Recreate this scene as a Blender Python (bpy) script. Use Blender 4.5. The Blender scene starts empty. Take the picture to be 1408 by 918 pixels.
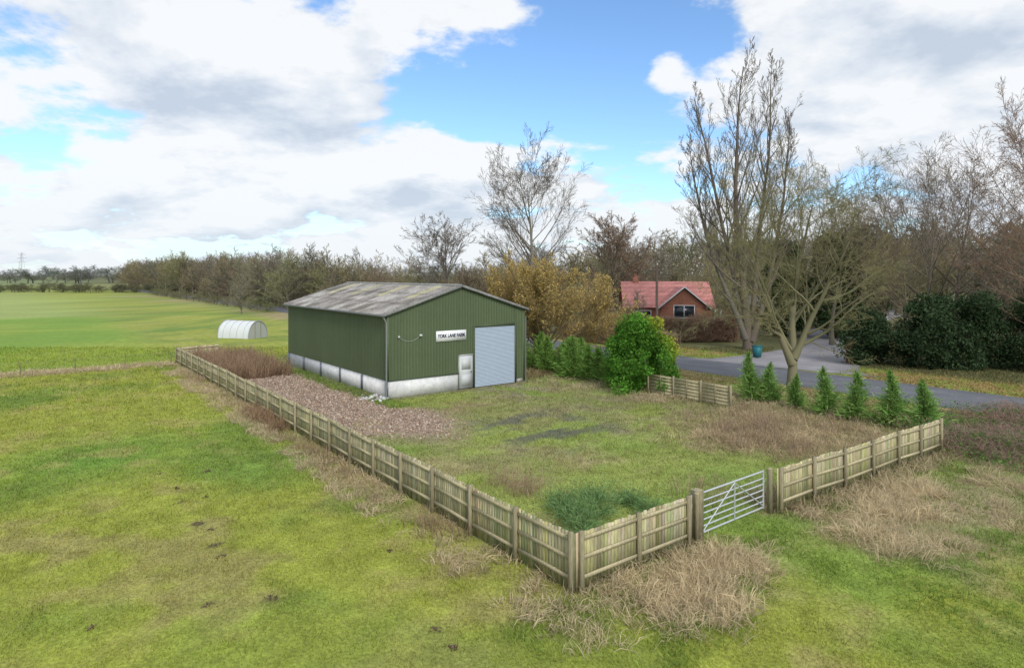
import bpy, math, numpy as np
from mathutils import Vector
rng = np.random.default_rng(7)
scene = bpy.context.scene
COL = scene.collection

# ------------------------------------------------------------------ frames
P0 = np.array([1.38, 14.1]); U = np.array([0.795, 0.607]); V = np.array([-0.607, 0.795])
ANG = math.atan2(0.607, 0.795)
def W(a, b): return P0[0]+a*U[0]+b*V[0], P0[1]+a*U[1]+b*V[1]
def AB(x, y):
    dx = x-P0[0]; dy = y-P0[1]
    return dx*U[0]+dy*U[1], dx*V[0]+dy*V[1]
def lin(r, g, b, k=1.0):
    f = lambda c: ((c/255+0.055)/1.055)**2.4 if c > 10 else c/255/12.92
    return np.array([f(r), f(g), f(b)])*k

# ------------------------------------------------------------------ noise
def _h(ix, iy, s):
    n = (ix*374761393 + iy*668265263 + s*144269504) & 0xffffffff
    n = ((n ^ (n >> 13))*127412617) & 0xffffffff
    return ((n ^ (n >> 16)) & 0xffff)/65535.0
def vn(x, y, s):
    ix = np.floor(x).astype(np.int64); iy = np.floor(y).astype(np.int64)
    fx = x-ix; fy = y-iy; fx = fx*fx*(3-2*fx); fy = fy*fy*(3-2*fy)
    return (_h(ix, iy, s)*(1-fx)+_h(ix+1, iy, s)*fx)*(1-fy)+(_h(ix, iy+1, s)*(1-fx)+_h(ix+1, iy+1, s)*fx)*fy
def fbm(x, y, sc, oc=4, s=0):
    t = 0; a = 1; n = 0; x = x/sc; y = y/sc
    for i in range(oc):
        t = t+a*vn(x+i*17.3, y-i*9.1, s+i); n += a; a *= .5; x = x*2.03; y = y*2.03
    return t/n
def ss(x, a, b):
    t = np.clip((x-a)/(b-a), 0, 1); return t*t*(3-2*t)
def box(x, lo, hi, s): return ss(x, lo-s, lo+s)*(1-ss(x, hi-s, hi+s))
def mixc(c, d, m): return c*(1-m[:, None])+np.asarray(d)*m[:, None]

# ------------------------------------------------------------------ meshes
def build(name, parts, mat, smooth=False, parent=None, loc=(0, 0, 0), rotz=0):
    vs = []; li = []; ls = []; lt = []; cs = []; off = 0; lo = 0
    for v, f, c in parts:
        v = np.asarray(v, float); f = np.asarray(f, np.int64)
        c = np.asarray(c, float)
        if c.ndim == 1: c = np.tile(c, (len(v), 1))
        vs.append(v); cs.append(c); k = f.shape[1]
        li.append((f+off).ravel()); ls.append(lo+np.arange(len(f))*k); lt.append(np.full(len(f), k))
        off += len(v); lo += len(f)*k
    v = np.concatenate(vs); c = np.concatenate(cs)
    li = np.concatenate(li).astype(np.int32); ls = np.concatenate(ls).astype(np.int32)
    me = bpy.data.meshes.new(name)
    me.vertices.add(len(v)); me.vertices.foreach_set('co', v.ravel().astype(np.float32))
    me.loops.add(len(li)); me.loops.foreach_set('vertex_index', li)
    me.polygons.add(len(ls)); me.polygons.foreach_set('loop_start', ls)
    me.update(calc_edges=True); me.validate()
    at = me.color_attributes.new('Col', 'FLOAT_COLOR', 'POINT')
    at.data.foreach_set('color', np.concatenate([np.clip(c, 0, 1), np.ones((len(c), 1))], 1).ravel().astype(np.float32))
    if smooth: me.polygons.foreach_set('use_smooth', np.ones(len(ls), bool))
    me.materials.append(mat)
    ob = bpy.data.objects.new(name, me); COL.objects.link(ob)
    ob.location = loc; ob.rotation_euler = (0, 0, rotz)
    if parent: ob.parent = parent
    return ob
def empty(name, loc=(0, 0, 0), rotz=0):
    e = bpy.data.objects.new(name, None); COL.objects.link(e); e.location = loc; e.rotation_euler = (0, 0, rotz); e.empty_display_size = .5
    return e
CF = np.array([[0, 3, 2, 1], [4, 5, 6, 7], [0, 1, 5, 4], [1, 2, 6, 5], [2, 3, 7, 6], [3, 0, 4, 7]])
def cube(x0, x1, y0, y1, z0, z1, c):
    v = np.array([[x0, y0, z0], [x1, y0, z0], [x1, y1, z0], [x0, y1, z0], [x0, y0, z1], [x1, y0, z1], [x1, y1, z1], [x0, y1, z1]], float)
    return (v, CF, np.asarray(c))
def tube(P, R, sides, c):
    B, n, _ = P.shape
    T = np.gradient(P, axis=1); T /= np.linalg.norm(T, axis=2, keepdims=True)+1e-9
    ref = rng.normal(size=(B, 1, 3)); n1 = np.cross(T, ref); n1 /= np.linalg.norm(n1, axis=2, keepdims=True)+1e-9
    n2 = np.cross(T, n1)
    a = np.arange(sides)*2*math.pi/sides
    v = P[:, :, None, :]+R[:, :, None, None]*(np.cos(a)[None, None, :, None]*n1[:, :, None, :]+np.sin(a)[None, None, :, None]*n2[:, :, None, :])
    i = np.arange(B)[:, None, None]*n*sides; j = np.arange(n-1)[None, :, None]*sides; k = np.arange(sides)[None, None, :]; k2 = (k+1) % sides
    f = np.stack([i+j+k, i+j+k2, i+j+sides+k2, i+j+sides+k], -1).reshape(-1, 4)
    c = np.asarray(c, float)
    cc = np.tile(c, (B*n*sides, 1)) if c.ndim == 1 else np.repeat(c, n*sides, axis=0)
    return (v.reshape(-1, 3), f, cc)
def rod(p, q, r, c, sides=8, r2=None):
    return tube(np.array([[p, q]], float), np.array([[r, r if r2 is None else r2]]), sides, c)
def blades(base, d, L, w, bend, col):
    N = len(base); d = d/np.linalg.norm(d, axis=1, keepdims=True)
    s = np.cross(d, rng.normal(size=(N, 3))); s /= np.linalg.norm(s, axis=1, keepdims=True)+1e-9
    hz = d.copy(); hz[:, 2] = 0
    m = base+d*(L*.55)[:, None]
    tip = base+d*L[:, None]+hz*(bend*L)[:, None]; tip[:, 2] -= bend*L*.6
    s = s*w[:, None]*.5
    v = np.stack([base-s, base+s, m-s*.8, m+s*.8, tip], 1).reshape(-1, 3)
    i = np.arange(N)[:, None]*5
    f = np.concatenate([i+[0, 1, 3], i+[0, 3, 2], i+[2, 3, 4]], 0)
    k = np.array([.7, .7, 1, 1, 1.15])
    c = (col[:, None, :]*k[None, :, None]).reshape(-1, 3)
    return (v, f, c)
def leaves(C, size, col, aspect=.55, up=0.0):
    N = len(C)
    a = rng.normal(size=(N, 3)); a[:, 2] += up; a /= np.linalg.norm(a, axis=1, keepdims=True)
    b = np.cross(a, rng.normal(size=(N, 3))); b /= np.linalg.norm(b, axis=1, keepdims=True)
    a = a*(size*.5)[:, None]; b = b*(size*.5*aspect)[:, None]
    v = np.stack([C-a, C+b-a*.1, C+a, C-b-a*.1], 1).reshape(-1, 3)
    f = np.arange(N)[:, None]*4+np.arange(4)
    return (v, f, np.repeat(col, 4, axis=0))
def vary(c, N, amt=.25, hue=.08):
    c = np.asarray(c, float)
    return c*(1+amt*(rng.random((N, 1))*2-1))*(1+hue*(rng.random((N, 3))*2-1))

# ------------------------------------------------------------------ materials
def vmat(name, rough=.8, ns=8., amt=.3, bump=0., stretch=(1, 1, 1), transl=0., metal=0., fine=None, simple=False):
    m = bpy.data.materials.new(name); m.use_nodes = True; nt = m.node_tree; N = nt.nodes; L = nt.links
    bs = N['Principled BSDF']; bs.inputs['Roughness'].default_value = rough; bs.inputs['Metallic'].default_value = metal
    bs.inputs['Specular IOR Level'].default_value = .25
    at = N.new('ShaderNodeAttribute'); at.attribute_name = 'Col'
    oi = N.new('ShaderNodeObjectInfo')
    mo = N.new('ShaderNodeMix'); mo.data_type = 'RGBA'; mo.blend_type = 'MULTIPLY'; mo.inputs[0].default_value = 1
    L.new(at.outputs['Color'], mo.inputs[6]); L.new(oi.outputs['Color'], mo.inputs[7])
    if simple:   # thin vegetation: per-vertex tone carries the variation
        df = N.new('ShaderNodeBsdfDiffuse'); L.new(mo.outputs[2], df.inputs[0]); o = df.outputs[0]
        if transl:
            tr = N.new('ShaderNodeBsdfTranslucent'); L.new(mo.outputs[2], tr.inputs[0]); mx = N.new('ShaderNodeMixShader'); mx.inputs[0].default_value = transl
            L.new(o, mx.inputs[1]); L.new(tr.outputs[0], mx.inputs[2]); o = mx.outputs[0]
        N.remove(bs); L.new(o, N['Material Output'].inputs[0]); return m
    geo = N.new('ShaderNodeTexCoord'); mp = N.new('ShaderNodeMapping'); mp.inputs['Scale'].default_value = stretch
    L.new(geo.outputs['Object'], mp.inputs[0])
    no = N.new('ShaderNodeTexNoise'); no.inputs['Scale'].default_value = ns; no.inputs['Detail'].default_value = 5; no.inputs['Roughness'].default_value = .65
    L.new(mp.outputs[0], no.inputs['Vector'])
    mr = N.new('ShaderNodeMapRange'); mr.inputs[1].default_value = .3; mr.inputs[2].default_value = .7; mr.inputs[3].default_value = 1-amt; mr.inputs[4].default_value = 1+amt
    L.new(no.outputs['Fac'], mr.inputs[0])
    sc = N.new('ShaderNodeVectorMath'); sc.operation = 'SCALE'; L.new(mo.outputs[2], sc.inputs[0]); L.new(mr.outputs[0], sc.inputs['Scale'])
    out = sc.outputs[0]
    if fine:
        n2 = N.new('ShaderNodeTexNoise'); n2.inputs['Scale'].default_value = fine[0]; n2.inputs['Detail'].default_value = 3
        L.new(mp.outputs[0], n2.inputs['Vector'])
        m2 = N.new('ShaderNodeMapRange'); m2.inputs[1].default_value = .3; m2.inputs[2].default_value = .7; m2.inputs[3].default_value = 1-fine[1]; m2.inputs[4].default_value = 1+fine[1]
        L.new(n2.outputs['Fac'], m2.inputs[0])
        s2 = N.new('ShaderNodeVectorMath'); s2.operation = 'SCALE'; L.new(out, s2.inputs[0]); L.new(m2.outputs[0], s2.inputs['Scale']); out = s2.outputs[0]
    L.new(out, bs.inputs['Base Color'])
    if bump:
        bp = N.new('ShaderNodeBump'); bp.inputs['Strength'].default_value = bump; bp.inputs['Distance'].default_value = .05
        L.new(no.outputs['Fac'], bp.inputs['Height']); L.new(bp.outputs[0], bs.inputs['Normal'])
    return m
M_ground = vmat('ground_soil_grass', .95, 1.6, .14, .5, fine=(14, .3))
M_leaf = vmat('foliage', transl=.3, simple=True)
M_grass = vmat('grass_blades', transl=.35, simple=True)
M_bark = vmat('bark', simple=True)
M_wood = vmat('weathered_wood', .85, 6, .3, .3, stretch=(3, 3, .6))
M_green = vmat('green_profiled_steel', .5, .7, .06, fine=(5, .04))
M_roof = vmat('fibre_cement', .9, 1.1, .2, .2, fine=(9, .3))
M_white = vmat('painted_blockwork', .8, 2.5, .16, .2, fine=(12, .08))
M_metal = vmat('galvanised_steel', .4, 6, .1, metal=.35)
M_brick = vmat('brickwork', .9, 9, .3, .2)
M_tile = vmat('roof_tiles', .8, 5, .2, .2)
M_asph = vmat('asphalt', .85, .5, .15, .0, fine=(8, .12))
M_stone = vmat('crushed_brick', simple=True)
M_plastic = vmat('painted_panel', .4, 3, .05)
M_glass = vmat('window_glass', .08, 2, .05)
M_glass.node_tree.nodes['Principled BSDF'].inputs['Specular IOR Level'].default_value = .6

# ------------------------------------------------------------------ ground colour map
CLODS = [(-11.5, 22.2, .15), (-10.8, 22.7, .10), (-12.3, 22.4, .08), (-10.25, 19.7, .15), (-9.7, 20.3, .07), (-8.9, 18.1, .12), (-8.3, 17.6, .07), (-7.7, 16.6, .13), (-7.2, 15.9, .08), (-6.46, 13.5, .10),
         (-5.2, 13.8, .11), (-1.56, 12.6, .10), (-1.1, 12.0, .07), (-8.4, 12.7, .07), (-11.0, 21.0, .06), (-3.1, 16.2, .06)]
def zones(x, y):
    a, b = AB(x, y)
    w = (fbm(x, y, 2.5, 4, 3)-.5)*2; a = a+w*.9; b = b+w*.9
    z = {}
    z['yard'] = box(a, 0.3, 22.5, .4)*box(b, .3, 46, .4)
    z['gravel'] = box(a, 1.7, 5.8, .35)*box(b, 15, 36.5, .8)
    z['gravel'] = np.maximum(z['gravel'], np.exp(-(((a-4.9)/2.3)**2+((b-16.6)/3.4)**2)**2)*(b < 22.5))
    z['verge'] = box(a, -1.2, .15, .4)*box(b, -1, 46, 1)*ss(fbm(x, y, 2, 3, 9), .3, .6)
    z['front'] = np.maximum(np.exp(-(((a-2.6)/3.2)**2+((b+1.4)/1.5)**2)**2), 0)
    z['mound'] = np.exp(-(((a-12.3)/4.3)**2+((b+2.9)/1.7)**2)**2)
    z['mound2'] = np.exp(-(((a-20)/4.6)**2+((b+4.6)/2.2)**2)**2)*ss(fbm(x, y, 1.7, 3, 29), .38, .55)
    z['weeds'] = np.exp(-(((a-17.3)/4.8)**2+((b-4.9)/4.4)**2)**2)
    z['weeds2'] = box(a, .6, 5.2, .5)*box(b, 34.5, 46, .6)
    z['bramble'] = box(a, 19, 31, 1.)*box(b, -6, 1.2, 1.)
    z['tanline'] = box(b, 45, 47.5, .4)*(1-ss(a, -1, 1))
    return a, b, z
def darkp(a0, b0): return np.exp(-(((a0-9.3)/3.4)**2+((b0-12.3)/4)**2)**2)*ss(fbm(a0*1., b0*2.2, 1.9, 5, 33), .50, .62)
def gcol(x, y):
    a0, b0 = AB(x, y); a, b, z = zones(x, y)
    n1 = fbm(x, y, 9, 4, 1); n2 = fbm(x, y, 1.4, 4, 5); n3 = fbm(x, y, .35, 3, 8); n4 = fbm(x, y, 4, 4, 12)
    Y = np.array([.285, .315, .052]); G = np.array([.145, .25, .042]); T = np.array([.44, .36, .19])
    c = np.tile(Y, (len(x), 1))
    c = mixc(c, G, ss(n1, .50, .74)*.7)
    gp = np.exp(-(((x+16)/3.2)**2+((y-24.5)/3.5)**2))+np.exp(-(((x+12)/3)**2+((y-30)/3)**2))*.5
    c = mixc(c, [.12, .26, .04], np.clip(gp*.8, 0, 1))
    c = mixc(c, [.36, .32, .11], ss(n2, .5, .75)*.55)
    c = mixc(c, G*.8, ss(n4, .5, .28)*.5)
    c = mixc(c, [.25, .21, .09], ss(n2*.6+n4*.4, .57, .69)*ss(y, 26, 15)*.4)
    row = .5+.5*np.sin(a0*2*math.pi/1.5+n1*3)
    c = c*(1+.06*(row-.5))[:, None]
    far = ss(b0, 47, 50)*(1-ss(a0, -2, 3)); c = mixc(c, np.array([.25, .33, .048]), far*.75)
    c = mixc(c, [.15, .28, .035], far*ss(fbm(x, y, 30, 4, 14), .42, .6)*.7)
    c = mixc(c, [.32, .37, .12], ss(b0, 122, 126)*(1-ss(a0, -2, 3))*.8)
    c = mixc(c, [.33, .33, .14], box(b0, 119, 124, 1)*(1-ss(a0, -2, 3))*.5)
    c = mixc(c, [.20, .24, .10], ss(y, 300, 500))
    c = mixc(c, [.12, .12, .05], ss(a0, 38, 42))
    c = mixc(c, mixc(np.tile([.21, .24, .07], (len(x), 1)), [.33, .26, .14], ss(n2, .4, .65)), box(a, 22.5, 37.3, .5)*(b > -12))
    c = mixc(c, mixc(np.tile([.24, .29, .06], (len(x), 1)), [.33, .25, .10], ss(n2, .42, .62)), box(a0, 35, 40.5, .6))
    sc = box(a, 7.2, 32, .6)*box(b, -5.5, .2, .7)
    c = mixc(c, mixc(np.tile([.19, .25, .065], (len(x), 1)), [.31, .25, .14], ss(n2, .42, .62)), sc*.9)
    path = box(a0, 4.9, 7.3, .4)*box(b0, -4, 3, 1)
    yc = mixc(np.tile([.27, .32, .08], (len(x), 1)), [.33, .29, .14], ss(fbm(x, y, 2.6, 4, 21), .48, .72))
    yc = mixc(yc, [.19, .29, .06], ss(n1, .45, .65)*.6)
    yc = mixc(yc, [.27, .22, .13], ss(n4, .54, .68)*.45)
    yc = mixc(yc, [.28, .23, .15], ss(a0, 10, 15)*ss(n2, .4, .65)*.5)
    yc = mixc(yc, [.10, .095, .085], darkp(a0, b0)*.85)
    dr = np.exp(-(((a0-14)/2.4)**2+((b0-20.6)/2)**2)**2)
    yc = mixc(yc, [.28, .24, .18], dr*.75*ss(n2, .3, .6))
    tr = (np.exp(-((a0-11.5-.12*(b0-8))/.28)**2)+np.exp(-((a0-13.3-.12*(b0-8))/.28)**2))*box(b0, 9, 20, 1)*ss(n2, .35, .6)
    yc = mixc(yc, [.21, .17, .12], np.clip(tr, 0, 1)*.6)
    c = mixc(c, yc, z['yard'])
    c = mixc(c, [.21, .30, .055], path*.7)
    c = mixc(c, T*.8, z['verge']*.65)
    c = mixc(c, [.33, .28, .15], z['front']*.7*ss(n2, .25, .6)); c = mixc(c, [.34, .28, .17], z['mound']*.8)
    c = mixc(c, [.28, .23, .13], z['mound2']*.7)
    c = mixc(c, [.28, .22, .13], z['weeds']*.8); c = mixc(c, [.20, .145, .085], z['weeds2']*.85)
    c = mixc(c, [.14, .12, .065], z['bramble']*.8)
    c = mixc(c, T*.8, z['tanline']*.7*ss(n2, .2, .6))
    c = mixc(c, mixc(np.tile([.34, .26, .20], (len(x), 1)), [.24, .175, .135], ss(n3, .4, .65)), z['gravel']*(1-.4*ss(n2, .55, .75)))
    bl = box(a0, 6.0, 17, .2)*box(b0, 22.1, 40, .2)
    c = mixc(c, [.18, .16, .12], bl*.6)
    for cx, cy, r in CLODS:
        d = np.hypot(x-cx, y-cy)+(n3-.5)*r*2
        c = mixc(c, [.10, .08, .05], .8*(1-ss(d, r*.5, r*1.3)))
    c = c*(.78+.44*n3)[:, None]
    return c
def gz(x, y):
    a0, b0 = AB(x, y)
    flat = box(a0, 27.5, 37.5, 1)+box(a0, 37, 140, 1)*box(b0, 5, 50, 4)
    near = box(x, -44, 46, 2)*box(y, 9, 73, 2)
    barn = box(a0, 6.2, 17, .3)*box(b0, 22.2, 40.2, .3)
    z = (fbm(x, y, 3, 4, 41)-.5)*.20+(fbm(x, y, .4, 2, 44)-.5)*.04
    z = z*near*(1-np.clip(flat+barn, 0, 1))
    for cx, cy, r in CLODS:
        z = z+.05*np.exp(-((x-cx)**2+(y-cy)**2)/(r*r*.7))
    return z-.01
def axis(lo, hi, step, a, b, g=1.16):
    m = list(np.arange(lo, hi+step/2, step)); s = step; p = m[0]
    L = []
    while p > a: s *= g; p -= s; L.append(p)
    s = step; p = m[-1]; R = []
    while p < b: s = min(s*g, 400); p += s; R.append(p)
    return np.array(L[::-1]+m+R)
xs = axis(-44, 46, .17, -3500, 3500); ys = axis(9, 73, .17, -300, 4500)
X, Yg = np.meshgrid(xs, ys); x = X.ravel(); y = Yg.ravel()
nx = len(xs); ny = len(ys)
i = (np.arange(ny-1)[:, None]*nx+np.arange(nx-1)[None, :]).ravel()
build('ground', [(np.stack([x, y, gz(x, y)], 1), np.stack([i, i+1, i+nx+1, i+nx], 1), gcol(x, y))], M_ground, True)

# ------------------------------------------------------------------ roads
def strip(name, pts, widths, z, col, mat):
    pts = np.array(pts, float); n = len(pts)
    T = np.gradient(pts, axis=0); T /= np.linalg.norm(T, axis=1, keepdims=True); Nn = np.stack([T[:, 1], -T[:, 0]], 1)
    k = 9; s = np.linspace(-.5, .5, k)
    wd = np.array(widths, float)
    v = pts[:, None, :]+Nn[:, None, :]*(s[None, :, None]*wd[:, None, None])
    v = np.concatenate([v, np.full((n, k, 1), z)], 2).reshape(-1, 3)
    i = (np.arange(n-1)[:, None]*k+np.arange(k-1)[None]).ravel()
    prof = np.array([.8, .95, 1.05, .97, 1.08, .97, 1.05, .95, .8])
    c = (np.asarray(col)[None, None, :]*prof[None, :, None]*np.ones((n, 1, 1))).reshape(-1, 3)
    return build(name, [(v, np.stack([i, i+1, i+k+1, i+k], 1)[:, ::-1], c)], mat)
road = [W(32.3, b) for b in list(np.arange(-60, 60, 4))+list(np.arange(60, 420, 20))]
strip('road', road, [6.5]*len(road), .012, [.15, .155, .17], M_asph)
dp = [(35.6, 16.3, 15), (37.5, 16.6, 11), (42, 17.3, 8.6), (48, 18.4, 7.4), (56, 21, 7), (67, 27, 6.6), (80, 32, 6.2), (112, 40, 6), (150, 46, 6)]
tt = np.linspace(0, len(dp)-1, 60); dpa = np.array(dp)
aa = np.interp(tt, range(len(dp)), dpa[:, 0]); bb = np.interp(tt, range(len(dp)), dpa[:, 1]); ww = np.interp(tt, range(len(dp)), dpa[:, 2])
strip('driveway', [W(p, q) for p, q in zip(aa, bb)], ww, .017, [.28, .27, .28], M_asph)

# ------------------------------------------------------------------ short grass
def excluded(a, b):
    return ((a > 28.8) & (a < 35.8)) | ((a > 6.5) & (a < 16.7) & (b > 22.4) & (b < 40)) | ((a > 35) & (np.abs(b-17-np.maximum(a-45, 0)*.45) < 5))
N = 520000
yy = 9.5*np.exp(rng.random(N)*math.log(62/9.5)); xx = (rng.random(N)*2-1)*(yy*.9+2)
a, b, z = zones(xx, yy); a0, b0 = AB(xx, yy)
keep = ~excluded(a0, b0) & (rng.random(N) > z['gravel']*.93)
keep &= rng.random(N) > darkp(a0, b0)*.85
for cx, cy, r in CLODS: keep &= np.hypot(xx-cx, yy-cy) > r*.6
xx = xx[keep]; yy = yy[keep]; a0 = a0[keep]; b0 = b0[keep]; N = len(xx)
c = gcol(xx, yy)*(1.22*(.55+.9*rng.random((N, 1))))*(1+.14*(rng.random((N, 3))-.5))
yel = rng.random(N) < .16; c[yel] = c[yel]*.4+np.array([.52, .45, .22])*.6
sc = (yy/13)**.7
Lh = (.04+.045*rng.random(N))*sc*(.4+1.6*fbm(xx, yy, .6, 3, 50))
wd = (.010+.008*rng.random(N))*(yy/13)**.9
d = rng.normal(size=(N, 3))*.6; d[:, 2] = 1; d /= np.linalg.norm(d, axis=1, keepdims=True)
B = np.stack([xx, yy, gz(xx, yy)-.01], 1); th = rng.random(N)*math.pi
s = np.stack([np.cos(th), np.sin(th), 0*th], 1)*(wd*.5)[:, None]
v = np.stack([B-s, B+s, B+d*Lh[:, None]], 1).reshape(-1, 3)
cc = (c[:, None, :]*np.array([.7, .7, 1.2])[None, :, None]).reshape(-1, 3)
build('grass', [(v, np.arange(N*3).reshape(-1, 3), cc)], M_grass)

# ------------------------------------------------------------------ long grass / weeds (clusters)
def clusters(cx, cy, per, H, col, spread=.12, lean=.5, w=.012, bend=.35, hv=.4, cv=.25):
    n = len(cx); H = np.broadcast_to(H, (n,))
    X = np.repeat(cx, per)+rng.normal(size=n*per)*spread; Y = np.repeat(cy, per)+rng.normal(size=n*per)*spread
    Hh = np.repeat(H, per)*(1-hv+hv*2*rng.random(n*per))
    d = rng.normal(size=(n*per, 3))*lean; d[:, 2] = 1
    ld = np.repeat(rng.normal(size=(n, 3))*lean*.8, per, axis=0); ld[:, 2] = 0
    col = np.asarray(col, float)
    if col.ndim == 1: col = np.tile(col, (n, 1))
    cl = np.repeat(col*(1+cv*(rng.random((n, 1))*2-1)), per, axis=0)*(.75+.5*rng.random((n*per, 1)))
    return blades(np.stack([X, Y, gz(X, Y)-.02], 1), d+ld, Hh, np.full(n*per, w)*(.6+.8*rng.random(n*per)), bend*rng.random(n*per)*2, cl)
def sample(n, alo, ahi, blo, bhi, f):
    a = alo+(ahi-alo)*rng.random(n); b = blo+(bhi-blo)*rng.random(n); x, y = W(a, b)
    k = rng.random(n) < f(a, b, x, y); return x[k], y[k]
TAN = np.array([.64, .53, .34])
parts = []
x, y = sample(2300, -1.5, 7, -4, 1, lambda a, b, x, y: zones(x, y)[2]['front']*ss(fbm(x, y, 1.2, 3, 61), .36, .6)*(1-box(a, 4.6, 7.6, .3)*.8)); parts.append(clusters(x, y, 26, .36*(.5+rng.random(len(x))*.9), TAN))
x, y = sample(3300, 6.5, 18, -6, 0, lambda a, b, x, y: zones(x, y)[2]['mound']*ss(fbm(x, y, 1.6, 3, 62), .3, .6)); parts.append(clusters(x, y, 24, .42*(.5+rng.random(len(x))*.9), TAN, .15))
x, y = sample(2400, 14, 27, -8, 0, lambda a, b, x, y: zones(x, y)[2]['mound2']); parts.append(clusters(x, y, 18, .42, TAN*.8, .15))
x, y = sample(2600, -1.7, .1, -1, 46, lambda a, b, x, y: ss(fbm(x, y, 1.6, 3, 63), .38, .62)*.9); parts.append(clusters(x, y, 16, .24*(.5+rng.random(len(x))), TAN*.9, .12, w=.016))
x, y = sample(900, .1, 1.3, 0, 34, lambda a, b, x, y: ss(fbm(x, y, 1.8, 3, 64), .4, .6)); parts.append(clusters(x, y, 16, .3, TAN*.85, .12, w=.016))
x, y = sample(600, -16, -.2, 45, 47.5, lambda a, b, x, y: .7+0*a); parts.append(clusters(x, y, 14, .3, TAN*.9, .2, w=.035))
x, y = sample(1500, 16, 24, 8, 30, lambda a, b, x, y: ss(fbm(x, y, 2, 3, 65), .35, .6)*ss(a, 16, 19)); parts.append(clusters(x, y, 14, .35, TAN*.85, .15, w=.025))
x, y = sample(900, 8, 20, -1.2, 1, lambda a, b, x, y: .6+0*a); parts.append(clusters(x, y, 16, .3, TAN*.75, .15, w=.02))
x, y = sample(1100, 23, 28.6, -8, 30, lambda a, b, x, y: ss(fbm(x, y, 2, 3, 66), .3, .6)); parts.append(clusters(x, y, 12, .3, [.36, .31, .15], .15, w=.03))
x, y = sample(1100, 12, 20, 23, 40, lambda a, b, x, y: (a > 17)*.8); parts.append(clusters(x, y, 12, .5, [.38, .29, .17], .2, w=.03))
x, y = sample(400, 5, 18, 5, 20, lambda a, b, x, y: ss(fbm(x, y, 1.8, 3, 76), .5, .7)); parts.append(clusters(x, y, 12, .15, TAN*.8, .2, w=.018))
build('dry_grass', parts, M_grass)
parts = []
x, y = sample(2600, 5, 30, -7, 1, lambda a, b, x, y: ss(fbm(x, y, 1.5, 3, 67), .4, .6)*.6); parts.append(clusters(x, y, 16, .18, [.21, .31, .065], .14, w=.016))
x, y = sample(3600, .5, 20, .3, 22, lambda a, b, x, y: ss(fbm(x, y, 1.8, 3, 68), .42, .62)*(1-zones(x, y)[2]['gravel'])*.5); parts.append(clusters(x, y, 10, .12, [.27, .34, .08], .14, w=.018))
x, y = sample(1600, -2.2, 6, -3.2, 0, lambda a, b, x, y: ss(fbm(x, y, 1.1, 3, 69), .42, .58)*.7); parts.append(clusters(x, y, 16, .15, [.26, .35, .075], .14, w=.014))
x, y = sample(1700, 5.6, 6.8, 20, 38, lambda a, b, x, y: .35+0*a); parts.append(clusters(x, y, 10, .16, [.19, .29, .06], .14, w=.025))
n = 3600; y = 10.5+16*rng.random(n)**1.4; x = (rng.random(n)*2-1)*(y*.85+1); a_, b_ = AB(x, y); k = ((b_ < -1) | (a_ < -1)) & (rng.random(n) < ss(fbm(x, y, 2.5, 3, 77), .35, .65)); x = x[k]; y = y[k]
tc_ = gcol(x, y)*1.3; parts.append(clusters(x, y, 11, .085, tc_, .06, .6, .010))
build('rough_grass', parts, M_grass)
def stalks(x, y, H, col, nst=7, w=.02, lw=.07, nl=10):
    p = clusters(x, y, nst, H, col, .14, .22, w, .1)
    n = len(x)*nl; X = np.repeat(x, nl)+rng.normal(size=n)*.18; Y = np.repeat(y, nl)+rng.normal(size=n)*.18
    Z = (.25+.75*rng.random(n))*np.repeat(np.broadcast_to(H, (len(x),)), nl)*(.7+.4*rng.random(n))
    return [p, leaves(np.stack([X, Y, Z], 1), lw*(.5+rng.random(n)), vary(np.asarray(col)*.85, n, .35), .5)]
parts = []
x, y = sample(2200, 11, 23, -.2, 10.5, lambda a, b, x, y: zones(x, y)[2]['weeds']*ss(fbm(x, y, 1.4, 3, 71), .32, .6)*.75)
parts += stalks(x, y, .62*(.4+.9*rng.random(len(x))), [.41, .31, .21], 9, .016)
x, y = sample(1300, 11, 23, -.2, 10.5, lambda a, b, x, y: zones(x, y)[2]['weeds']*.8); parts.append(clusters(x, y, 18, .38, [.57, .46, .29], .16, w=.016))
x, y = sample(1150, 0.5, 5.4, 34.5, 46, lambda a, b, x, y: zones(x, y)[2]['weeds2']); parts += stalks(x, y, 1.1*(.4+.9*rng.random(len(x))), [.36, .25, .165], 9, .03, .09, 12)
x, y = sample(34, 2.3, 3.7, 5.2, 7.0, lambda a, b, x, y: .9+0*a); parts += stalks(x, y, .75*(.4+.8*rng.random(len(x))), [.46, .33, .23], 12, .012, .035, 24)
x, y = sample(60, 3, 9, 4, 9, lambda a, b, x, y: .22+0*a); parts += stalks(x, y, .55, [.42, .31, .20], 8, .013, .035, 16)
x, y = sample(220, -1.1, -.15, 3, 40, lambda a, b, x, y: ss(fbm(x, y, 2.2, 2, 72), .48, .62)*.9); parts += stalks(x, y, .42, [.38, .28, .18], 8, .02, .05, 10)
x, y = sample(80, -.9, -.1, 18.5, 24, lambda a, b, x, y: .8+0*a); parts += stalks(x, y, .6, [.34, .23, .145], 9, .022, .07, 12)
x, y = sample(140, 6, 9, 0.2, 2.8, lambda a, b, x, y: .25+0*a); parts += stalks(x, y, .6, [.40, .30, .20], 8, .014, .04, 14)
build('dead_weeds', parts, M_grass)
parts = []
x, y = sample(3200, 18.5, 31, -6.5, 2, lambda a, b, x, y: zones(x, y)[2]['bramble']*ss(fbm(x, y, 1.8, 3, 73), .28, .55)*.75)
n = len(x)*9; X = np.repeat(x, 9)+rng.normal(size=n)*.2; Y = np.repeat(y, 9)+rng.normal(size=n)*.2
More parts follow.
